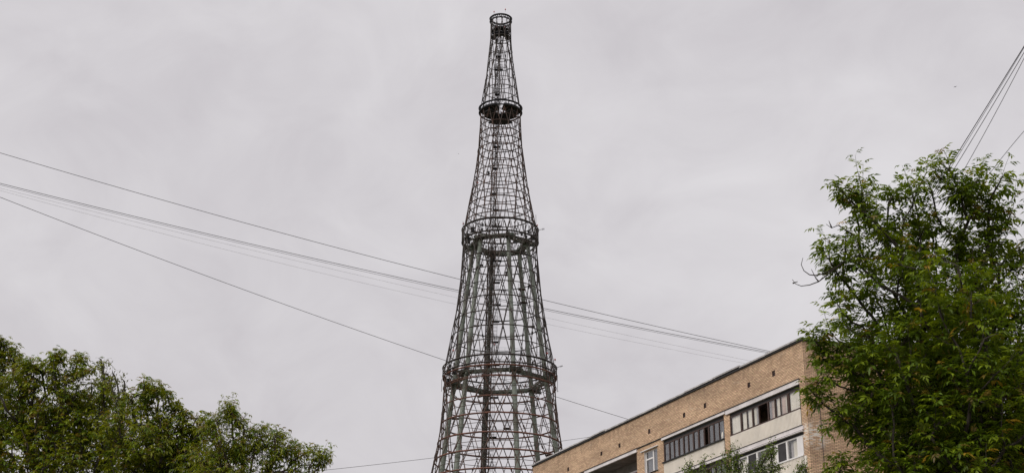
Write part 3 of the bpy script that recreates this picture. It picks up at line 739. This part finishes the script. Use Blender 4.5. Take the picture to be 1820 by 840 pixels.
def tree(name, label, cat, base, lobes, n_tips, seed, leaf='compound', leaves_per=8, shoot=.34, lw=(.082, .028), trunk_r=.17,
         fork=None, mats=('leaf', 'leaf_light', 'leaf_tip', 'leaf_yellow'), probs=(.58, .395, .013, .012), droop=1.0, hang=0., side=2, group=None, wood_min=.005,
         rise=.5, step=.22, leafscale=1.0, tipred=.12, small_extra=0, dead=()):
    rng = np.random.default_rng(seed)
    base = np.array(base, float)
    cen = np.array([l[0] for l in lobes], float); rad = np.array([l[1] for l in lobes], float)
    wt = np.array([(l[2] if len(l) > 2 else 1.)*np.prod(r)**(.72) for l, r in zip(lobes, rad)]); wt /= wt.sum()
    nc = n_tips*4
    which = np.concatenate([rng.choice(len(lobes), nc, p=wt), np.repeat(np.arange(len(lobes)), 5)]); nc = len(which)
    u = rng.normal(size=(nc, 3)); u /= np.linalg.norm(u, axis=1)[:, None]
    cand = cen[which] + u*(rng.random(nc)**.36)[:, None]*rad[which]
    # spread the shoots evenly: each next tip is the candidate farthest from those taken
    got = [0]; dm = np.linalg.norm(cand-cand[0], axis=1)
    jit = rng.uniform(.55, 1.0, nc)*np.array([(l[2] if len(l) > 2 else 1.) for l in lobes])[which]
    for _ in range(n_tips-1):
        j = int(np.argmax(dm*jit)); got.append(j); dm = np.minimum(dm, np.linalg.norm(cand-cand[j], axis=1))
    tips = cand[got]; small = rad[which[got]][:, 0] < .0125*np.linalg.norm(cen[0, :2]); 
    # skeleton
    fork = np.array(fork if fork is not None else base + [0, 0, 3.], float)
    nodes = []; par = []; dirs = []; plen = []
    nseg = max(2, int(np.linalg.norm(fork-base)/.3)); bend = rng.normal(0, .12, 3)*[1, 1, 0]
    for i in range(nseg+1):
        t = i/nseg; nodes.append(base*(1-t)+fork*t + bend*math.sin(math.pi*t)); par.append(i-1)
        dirs.append((fork-base)/np.linalg.norm(fork-base)); plen.append(i*.3)
    NN = np.zeros((n_tips*40+nseg+10, 3)); NN[:len(nodes)] = nodes
    PL = np.zeros(len(NN)); PL[:len(nodes)] = np.array(plen) - plen[-1]
    PL[:nseg] = 1e3*np.maximum(0, (nseg*.8-np.arange(nseg)))/nseg + 0
    cnt = len(nodes)
    dist0 = np.linalg.norm(tips-fork, axis=1)
    order = np.argsort(dist0 + rng.normal(0, .25, n_tips)*dist0.mean()*.5)
    tipnode = []; tip_small = []
    for k in order:
        T = tips[k]
        dv = T - NN[:cnt]; ds = np.linalg.norm(dv, axis=1)
        D_ = np.array(dirs)
        cosang = (dv*D_).sum(1)/(ds+1e-6)
        cost = ds*(1.0 + .55*(1-cosang)) + .35*PL[:cnt]
        cost[ds < .08] += 5
        j = int(np.argmin(cost)); A = NN[j]; d0 = dirs[j]; L = ds[j]
        outd = T - fork; outd /= np.linalg.norm(outd)+1e-6
        d1 = outd*.6 + np.array([0, 0, rise]) + rng.normal(0, .18, 3)
        if hang: d1 = outd*.25 + np.array([0, 0, -hang])
        d1 /= np.linalg.norm(d1)
        n = max(2, int(L/step)); prevn = j; q = A.copy()
        wob = rng.normal(0, .05*L, 3)
        for i in range(1, n+1):
            t = i/n; h00 = 2*t**3-3*t*t+1; h10 = t**3-2*t*t+t; h01 = -2*t**3+3*t*t; h11 = t**3-t*t
            p = h00*A + h10*d0*L*.7 + h01*T + h11*d1*L*.8 + wob*math.sin(math.pi*t)
            if cnt >= len(NN): break
            NN[cnt] = p; dd = p-q; nn = np.linalg.norm(dd); dirs.append(dd/nn if nn > 1e-6 else d0)
            PL[cnt] = PL[prevn]*1 + nn if prevn > nseg else nn
            par.append(prevn); prevn = cnt; q = p.copy(); cnt += 1
        tipnode.append(cnt-1); tip_small.append(bool(small[k]))
    ntip = np.zeros(cnt); ntip[tipnode] += 1
    for i in range(cnt-1, 0, -1): ntip[par[i]] += ntip[i]
    rad_n = wood_min + (trunk_r-wood_min)*np.power(np.maximum(ntip, 0)/max(1, ntip.max()), .47)
    rad_n[ntip <= 1] = wood_min
    root = empty(name, tuple(base)); tag(root, label, cat, group)
    # wood chains
    kids = [[] for _ in range(cnt)]
    for i in range(1, cnt): kids[par[i]].append(i)
    mb = MB(); done = [0]*cnt
    stack = [(0, None)]
    while stack:
        s, p = stack.pop()
        chain = ([p] if p is not None else []) + [s]
        cur = s
        while kids[cur]:
            ks = sorted(kids[cur], key=lambda i: -ntip[i])
            for o_ in ks[1:]: stack.append((o_, cur))
            cur = ks[0]; chain.append(cur)
        if len(chain) > 1:
            rs = [float(rad_n[c]) for c in chain]
            if p is not None: rs[0] = rs[1]
            rs[-1] *= .6
            sides = 9 if rs[0] > .06 else (6 if rs[0] > .02 else 4 if rs[0] > .009 else 3)
            mb.tube([Vector(NN[c]-base) for c in chain], rs, sides, cap=False)
    for pl in dead:
        n_ = len(pl); mb.tube([Vector(np.array(x)-base) for x in pl], [.012*(1-.7*i/(n_-1)) for i in range(n_)], 4)
    # leafy shoots
    variants = []
    for i in range(10):
        if leaf == 'compound': variants.append(compound_leaf(rng, 2 if i % 3 else 3, .15*rng.uniform(.8, 1.2), lw, droop*rng.uniform(.7, 1.3)))
        else: variants.append(simple_leaf(rng, lw[0], lw[1], droop*rng.uniform(.4, 1.4)))
    VV = []; TT = []; MI = []; off = 0
    shoots = []; TN = NN[tipnode]; crowd = {}
    for t_ in tipnode: crowd[t_] = int((np.linalg.norm(TN-NN[t_], axis=1) < shoot*2.6).sum())
    crowd_lim = np.percentile(list(crowd.values()), 30)
    for tn, sm_ in zip(tipnode, tip_small):
        # the tip shoot and side shoots a little behind
        d = dirs[tn]; lone = crowd[tn] < crowd_lim and d[2] > .25 and not hang and rng.random() < .32
        sl = shoot*(rng.uniform(1.3, 1.75) if lone else rng.uniform(.7, 1.2)); shoots.append((NN[tn]-d*shoot*.75, d, sl))
        c = tn
        for s in range(side + (small_extra if sm_ else 0)):
            for _ in range(rng.integers(1, 3)):
                if par[c] > nseg: c = par[c]
            a = rng.normal(size=3); a -= a.dot(dirs[c])*dirs[c]; a /= np.linalg.norm(a)
            dd = dirs[c]*.55 + a*.8 + np.array([0, 0, .25]); dd /= np.linalg.norm(dd)
            shoots.append((NN[c], dd, shoot*rng.uniform(.55, 1.0)))
    P = np.array([x[0] for x in shoots]); Dv = np.array([x[1] for x in shoots]); Ls = np.array([x[2] for x in shoots]); K = len(P)
    npair = max(3, int(leaves_per/2)); end_up = np.array([0, 0, .35 if not hang else -hang*1.2])
    az = rng.uniform(0, 6.28, K); p = P.copy(); dd = Dv.copy(); rowsP = []
    def nrm(a): return a/(np.linalg.norm(a, axis=-1, keepdims=True)+1e-9)
    cum = np.cumsum(probs); LP = []; LX = []; LY = []; LZ = []; LM = []
    for i in range(npair+1):
        rowsP.append(p.copy())
        az = az + 1.57 + rng.normal(0, .2, K)
        s1 = np.cross(dd, [0, 0, 1.]); s1 = np.where(np.linalg.norm(s1, axis=1, keepdims=True) > .1, nrm(s1), np.array([[1., 0, 0]])); s2 = np.cross(s1, dd)
        for sgn in range(2 if leaf == 'compound' else 1):
            sc = leafscale*(1.0 - .3*(i/npair)**2)*rng.uniform(.8, 1.15, K)
            a = (az + sgn*math.pi)[:, None]
            o = s1*np.cos(a) + s2*np.sin(a) + dd*.45
            if leaf != 'compound': o = o + rng.normal(0, .35, (K, 3))
            o[:, 2] *= .6; o = nrm(o)
            hx = o.copy(); hx[:, 2] = 0; hx = nrm(hx + 1e-4)
            tilt = (np.arcsin(np.clip(o[:, 2], -1, 1))*.8 + rng.normal(0, .15, K) - .6*hang)[:, None]
            X = hx*np.cos(tilt) + np.array([[0, 0, 1.]])*np.sin(tilt); Yv = np.stack([-hx[:, 1], hx[:, 0], np.zeros(K)], 1); Z = np.cross(X, Yv)
            roll = rng.normal(0, .25, K)[:, None]; Y2 = Yv*np.cos(roll) + Z*np.sin(roll); Z2 = np.cross(X, Y2)
            mi = np.minimum(np.searchsorted(cum, rng.random(K)), len(mats)-1)
            if i == npair and len(mats) > 2: mi = np.where(rng.random(K) < tipred, 2, mi)
            keep = rng.random(K) < .94
            LP.append((p-base)[keep]); LX.append((X*sc[:, None])[keep]); LY.append((Y2*sc[:, None])[keep]); LZ.append((Z2*sc[:, None])[keep]); LM.append(mi[keep])
        dd = nrm(dd + end_up*.25 + rng.normal(0, .08, (K, 3))); p = p + dd*(Ls/npair)[:, None]
    # shoot stems, three sided
    RP = np.array(rowsP).transpose(1, 0, 2) - base; n_ = npair+1
    a1 = nrm(np.cross(Dv, [.3, .2, 1.])); a2 = np.cross(Dv, a1)
    ring = [a1, -.5*a1+.87*a2, -.5*a1-.87*a2]
    SV = np.stack([RP + r_[:, None, :]*(wood_min*.8*(1-.5*np.arange(n_)/npair))[None, :, None] for r_ in ring], 2).reshape(-1, 3)
    F = [[i*3+j, i*3+(j+1) % 3, (i+1)*3+(j+1) % 3, (i+1)*3+j] for i in range(n_-1) for j in range(3)]
    off0 = len(mb.v); SF = (np.array(F)[None] + (np.arange(K)*n_*3)[:, None, None] + off0).reshape(-1, 4)
    mb.v += [tuple(x) for x in SV.tolist()]; mb.f += [tuple(x) for x in SF.tolist()]; mb.mi += [0]*len(SF)
    LP = np.concatenate(LP); LX = np.concatenate(LX); LY = np.concatenate(LY); LZ = np.concatenate(LZ); LM = np.concatenate(LM)
    vs = rng.integers(len(variants), size=len(LP))
    for vi, (tv, tt) in enumerate(variants):
        q_ = vs == vi
        Pm, Xm, Ym, Zm = LP[q_], LX[q_], LY[q_], LZ[q_]
        if not len(Pm): continue
        W = Pm[:, None, :] + tv[None, :, 0:1]*Xm[:, None, :] + tv[None, :, 1:2]*Ym[:, None, :] + tv[None, :, 2:3]*Zm[:, None, :]
        k, nv = W.shape[0], W.shape[1]
        VV.append(W.reshape(-1, 3)); TT.append((tt[None] + (np.arange(k)*nv)[:, None, None] + off).reshape(-1, 3)); off += k*nv
        MI.append(np.repeat(LM[q_], len(tt)))
    V = np.concatenate(VV); T = np.concatenate(TT); MI = np.concatenate(MI)
    me = bpy.data.meshes.new('crown'); me.vertices.add(len(V)); me.vertices.foreach_set('co', V.astype(np.float32).ravel())
    me.loops.add(T.size); me.loops.foreach_set('vertex_index', T.astype(np.int32).ravel())
    me.polygons.add(len(T)); me.polygons.foreach_set('loop_start', np.arange(0, T.size, 3, dtype=np.int32)); me.polygons.foreach_set('loop_total', np.full(len(T), 3, dtype=np.int32))
    for m in mats: me.materials.append(M[m])
    me.polygons.foreach_set('material_index', MI.astype(np.int32)); me.update(); me.validate()
    o = bpy.data.objects.new('crown', me); C.objects.link(o); o.parent = root
    mb.build('trunk', M['bark'] if trunk_r > .08 else M['twig'], root, smooth=True)
    print(name, 'tips', n_tips, 'shoots', len(shoots), 'tris', len(T))
    return root

def lobe(px, py, r, Y, k=1.0, ry=None, rz=None, w=1.0):
    c = at(px, py, Y); s = Y/ray(px, py)[1]
    return (tuple(c), (r*s, (ry or r)*s*(.7 if r > 55 else 1.), (rz or r)*s*1.02), w)

# right-hand tree, about 20 m away
Lr = []
for px, py, r, dy, wgt in [
    (1525,298,10,-.3,1.2),(1500,322,22,-.3,1.2),(1540,345,30,-.2,1),(1583,330,26,0,1),(1600,318,14,0,1),(1640,320,22,0,1),(1655,285,20,0,1.1),(1672,262,10,0,1.5),(1690,330,34,.1,1),
    (1738,300,12,.2,1.2),(1735,330,28,.2,1),(1775,305,11,.3,1.1),(1775,340,28,.3,1),(1798,325,14,.2,1.1),(1800,365,24,.3,1),(1540,400,42,-.2,1),(1600,390,62,.1,1),(1680,390,66,.2,1),(1760,410,60,.3,1),
    (1500,425,36,-.3,1),(1478,448,24,-.5,1),(1518,485,38,-.4,1),(1570,470,72,0,1),(1660,470,90,.4,1),(1760,490,95,.4,1),(1497,545,34,-.5,1),(1462,588,20,-.6,1.1),(1436,592,12,-.7,1.3),
    (1540,560,72,0,1),(1640,580,100,.2,1.1),(1750,600,120,.4,1.1),(1475,620,28,-.6,1.1),(1500,640,40,-.5,1.1),(1456,672,11,-.8,1.4),(1436,684,6,-.8,1.4),(1475,662,18,-.7,1.3),
    (1560,660,60,-.3,1.2),(1640,690,100,.0,1.2),(1760,720,130,.2,1.2),(1530,710,30,-.4,1.1),(1505,748,28,-.6,1.2),(1480,742,14,-.8,1.3),(1560,770,60,-.3,1.2),(1640,800,100,0,1.2),(1760,830,120,.2,1.2),
    (1500,830,32,-.5,1.1),(1472,640,24,-.6,1.1),(1535,650,40,-.9,1.3),(1580,720,50,-.9,1.2),(1600,830,70,-.9,1.1),(1448,690,9,-.8,1.4),(1720,680,110,1.0,1.2),(1800,780,120,1.0,1.2),(1640,740,90,1.0,1.1),(1700,840,110,-1.0,1.1),(1550,850,60,-.3,1),(1850,420,80,.4,1),(1900,560,150,.3,1),(1920,760,170,.2,1),(1660,920,130,.1,.9),(1800,950,170,.2,.9),
    (1700,560,110,-1.1,1),(1620,640,90,-1.1,1),(1740,760,120,-1.2,1.1),(1640,480,70,-.8,.8),(1700,640,120,1.3,.9),(1780,500,80,1.2,.7),(1620,780,80,1.2,.9),(1800,680,120,-1.3,.9)]:
    py += 16 if py < 420 else 0
    Lr.append(lobe(px, py, r, 20+dy, w=wgt, ry=max(r, 40)))
Pd = lambda L_, Y: [tuple(at(x, y, Y)) for x, y in L_]
tree('ash_leaved_maple', 'large dark green tree at right, covering the corner of the brick building', 'tree',
     (6.6, 20.3, 0), Lr, 1330, 11, fork=tuple(at(1770, 1080, 20.3)), trunk_r=.17, leaves_per=7, shoot=.27, lw=(.100, .040), side=1, step=.2, droop=.5, small_extra=1,
     dead=[Pd([(1530,452),(1498,466),(1469,489),(1455,500),(1439,506),(1424,508),(1414,504),(1408,496)], 19.4), Pd([(1495,470),(1464,486),(1450,489),(1439,488),(1429,481),(1424,470),(1427,458)], 19.4), Pd([(1455,500),(1450,494),(1442,478)], 19.4),
           Pd([(1520,420),(1490,400),(1478,405),(1468,398)], 19.6), Pd([(1478,404),(1473,392)], 19.6), Pd([(1409,503),(1418,500)], 19.6)])

# left trees, about 36 m away
Gm = 'maples along the lower left'
def LL(rows, Y): return [lobe(px, py, r*(.82 if Y == 32 else 1), Y+dy, w=w_, ry=max(r, 26)) for px, py, r, dy, w_ in rows]
pm = dict(mats=('leaf_olive', 'leaf', 'leaf_tip', 'leaf_light'), probs=(.58, .26, .05, .11), tipred=.2)
tree('ash_leaved_maple', 'broad green tree in the lower left corner with dark fanning limbs', 'tree', (at(78, 1300, 36).x, 36, 0),
     LL([(105,632,12,0,1.6),(60,650,18,0,1.2),(100,660,30,0,1.1),(140,645,16,0,1.1),(165,660,20,0,1),(40,690,45,0,1),(120,710,50,0,1),(180,700,34,0,1),(205,720,26,.2,1),(20,740,60,0,1),(100,770,70,0,1),(170,780,55,0,1),
         (30,830,70,-.6,1),(120,850,80,-.6,1),(200,840,50,0,1),(60,760,60,1.2,.8),(140,740,55,1.2,.8),(90,930,90,0,.6),(-50,760,70,0,.8),(-60,860,80,0,.8)], 36),
     640, 21, fork=tuple(at(85, 960, 36)), trunk_r=.2, leaves_per=7, shoot=.30, lw=(.110, .043), side=1, droop=.75, wood_min=.007, **pm)
tree('ash_leaved_maple', 'tree cut off by the left edge, its top showing above the broad tree', 'tree', (at(-60, 1300, 41).x, 41, 0),
     LL([(2,612,13,0,1.5),(22,628,13,0,1.3),(0,645,28,0,1.1),(35,655,18,0,1),(-40,640,40,0,1),(0,700,50,0,.8),(-60,720,80,0,.8),(-70,820,90,0,.6)], 41),
     230, 22, fork=tuple(at(-60, 900, 41)), trunk_r=.16, leaves_per=7, shoot=.30, lw=(.110, .043), side=1, droop=.75, wood_min=.007, **pm)
tree('ash_leaved_maple', 'loose olive green tree in the middle of the left group with a pointed top', 'tree', (at(300, 1300, 34).x, 34, 0),
     LL([(257,683,8,0,1.5),(262,700,16,0,1.2),(285,694,10,0,1.4),(300,712,16,0,1.1),(235,715,20,0,1),(270,735,34,0,1),(310,748,26,0,1),(225,770,40,0,1),(290,790,50,0,1),(345,760,20,0,1),(330,742,13,0,1.2),(352,750,10,0,1.2),(368,752,9,0,1.2),(350,800,44,0,1),(240,830,50,0,1),(310,850,60,0,1),(380,840,50,0,.9),(300,920,80,0,.5),(260,780,40,-.8,.7),(340,840,40,-.8,.7)], 34),
     340, 23, fork=tuple(at(300, 960, 34)), trunk_r=.14, leaves_per=7, shoot=.27, lw=(.108, .042), side=1, droop=.75, wood_min=.006, **pm)
tree('ash_leaved_maple', 'open crowned tree at the right end of the left group with thin reaching twigs', 'tree', (at(430, 1300, 32).x, 32, 0),
     LL([(410,718,7,0,1.8),(406,735,12,0,1.3),(385,745,12,0,1.1),(415,750,18,0,1),(372,762,18,0,1),(440,768,14,0,1),(467,762,10,0,1.3),(463,780,16,0,1),(495,770,12,0,1.3),(492,788,14,0,1),(430,795,34,0,1),(390,800,32,0,1),(520,785,7,0,1.6),(515,805,16,0,1),(535,800,6,0,1.3),(525,825,16,0,1),
         (480,820,34,0,.9),(430,845,46,0,.8),(558,800,7,0,1.4),(568,812,7,0,1.4),(582,800,4,0,1.6),(560,832,12,0,1),(575,826,6,0,1.1),(480,880,50,0,.5),(540,860,24,0,.7),(370,850,50,0,.7)], 32),
     200, 24, fork=tuple(at(430, 960, 32)), trunk_r=.075, leaves_per=6, shoot=.32, lw=(.090, .031), side=1, droop=.9, wood_min=.006, **pm,
     dead=[Pd([(418,760),(428,748),(436,738),(437,731)], 32)])
# weeping birch behind
tree('weeping_birch', 'weeping birch with drooping grey green sprays behind the broad left tree', 'tree', (at(200, 1300, 44).x, 44, 0),
     LL([(178,640,8,0,1.3),(190,652,12,0,1),(196,665,14,0,1),(183,668,14,0,1),(213,668,6,0,1.1),(214,685,12,0,1.1),(208,700,18,0,1.1),(222,712,12,0,1.1),(190,720,30,0,.8),(200,780,40,0,.5)], 44),
     75, 25, leaf='simple', fork=tuple(at(196, 860, 44)), trunk_r=.12, leaves_per=20, shoot=.6, lw=(.062, .042), side=2, hang=.8, droop=1.3, wood_min=.003, leafscale=1.15,
     mats=('leaf_birch', 'leaf_olive'), probs=(.8, .2))
# young poplar in front of the balconies
tree('young_poplar', 'slender small leaved poplar tips rising in front of the balconies', 'tree', (at(1320, 1500, 50).x, 50, 0),
     LL([(1303,800,9,0,1.5),(1300,822,20,0,1.4),(1282,838,26,0,1.1),(1325,835,24,0,1.1),(1370,790,5,0,1.5),(1368,806,11,0,1.7),(1362,825,18,0,1.5),(1350,845,26,0,1.2),(1253,812,4,0,1.3),(1250,828,9,0,1.3),(1221,822,6,0,1.3),(1222,838,9,0,1.2),
         (1240,850,22,0,1),(1300,865,50,0,.9),(1385,835,12,0,1.1),(1200,868,18,0,.8),(1427,830,9,0,1.6),(1425,850,16,0,1.2),(1380,880,50,0,.6),(1320,930,80,0,.5)], 50),
     430, 26, leaf='simple', fork=tuple(at(1320, 1010, 50)), trunk_r=.10, leaves_per=12, shoot=.34, lw=(.095, .066), side=2, droop=.8, wood_min=.006, rise=1.2,
     mats=('leaf_poplar', 'leaf_light', 'leaf'), probs=(.75, .1, .15))

# ------------------------------------------------------------------ world, sun, camera
SUN_AZ, SUN_EL = R(-125), R(42)       # azimuth from +Y clockwise; behind the camera to the left
wd = bpy.data.worlds.new('World'); bpy.context.scene.world = wd; wd.use_nodes = True
N = wd.node_tree.nodes; L = wd.node_tree.links; bg = N['Background']; bg.inputs['Strength'].default_value = .1
sky = N.new('ShaderNodeTexSky'); sky.sky_type = 'NISHITA'; sky.sun_disc = False; sky.sun_elevation = SUN_EL; sky.sun_rotation = SUN_AZ
sky.air_density = 1.5; sky.dust_density = 4
tc = N.new('ShaderNodeTexCoord')
mp = N.new('ShaderNodeMapping'); mp.inputs['Scale'].default_value = (2.2, 2.2, 3.0); mp.inputs['Rotation'].default_value = (.1, .35, .4)
L.new(tc.outputs['Generated'], mp.inputs[0])
n1 = N.new('ShaderNodeTexNoise'); n1.inputs['Scale'].default_value = 1.6; n1.inputs['Detail'].default_value = 6; n1.inputs['Roughness'].default_value = .5; n1.inputs['Distortion'].default_value = .4
L.new(mp.outputs[0], n1.inputs['Vector'])
cr = N.new('ShaderNodeValToRGB'); cr.color_ramp.elements[0].position = .34; cr.color_ramp.elements[1].position = .68
cr.color_ramp.elements[0].color = (5.85, 5.55, 5.82, 1); cr.color_ramp.elements[1].color = (7.60, 7.36, 7.56, 1)
n2 = N.new('ShaderNodeTexNoise'); n2.inputs['Scale'].default_value = 5.5; n2.inputs['Detail'].default_value = 8; n2.inputs['Roughness'].default_value = .55; n2.inputs['Distortion'].default_value = .8
L.new(mp.outputs[0], n2.inputs['Vector'])
nm = N.new('ShaderNodeMix'); nm.inputs[0].default_value = .38; L.new(n1.outputs['Fac'], nm.inputs[2]); L.new(n2.outputs['Fac'], nm.inputs[3])
L.new(nm.outputs[0], cr.inputs[0])
# overcast deck is brighter towards the zenith
sp = N.new('ShaderNodeSeparateXYZ'); L.new(tc.outputs['Generated'], sp.inputs[0])
mr = N.new('ShaderNodeMapRange'); mr.interpolation_type = 'SMOOTHSTEP'; mr.inputs[1].default_value = .50; mr.inputs[2].default_value = .95; mr.inputs[3].default_value = 1.0; mr.inputs[4].default_value = 2.3
L.new(sp.outputs['Z'], mr.inputs[0])
vm = N.new('ShaderNodeVectorMath'); vm.operation = 'SCALE'; L.new(cr.outputs[0], vm.inputs[0]); L.new(mr.outputs[0], vm.inputs['Scale'])
mx = N.new('ShaderNodeMix'); mx.data_type = 'RGBA'; mx.inputs[0].default_value = .05
L.new(vm.outputs[0], mx.inputs[6]); L.new(sky.outputs[0], mx.inputs[7]); L.new(mx.outputs[2], bg.inputs['Color'])
sd = bpy.data.lights.new('sun', 'SUN'); sd.energy = 1.5; sd.angle = R(18); sd.color = (1, .95, .88)
so = bpy.data.objects.new('sun', sd); C.objects.link(so)
dirv = Vector((math.sin(SUN_AZ)*math.cos(SUN_EL), math.cos(SUN_AZ)*math.cos(SUN_EL), math.sin(SUN_EL)))
so.rotation_euler = dirv.to_track_quat('Z', 'Y').to_euler(); so.location = dirv*50

cd = bpy.data.cameras.new('camera'); cd.sensor_width = 36; cd.lens = 36*F_/1820; cd.clip_start = .1; cd.clip_end = 6000
co = bpy.data.objects.new('camera', cd); C.objects.link(co); co.location = (0, 0, EYE); co.rotation_euler = (R(90)+P_, 0, 0)
sc = bpy.context.scene; sc.camera = co
sc.view_settings.view_transform = 'Standard'; sc.view_settings.look = 'None'; sc.view_settings.exposure = 0; sc.view_settings.gamma = 1
sc.render.film_transparent = False
sc.cycles.max_bounces = 6; sc.cycles.transparent_max_bounces = 8; sc.cycles.use_denoising = False if False else True
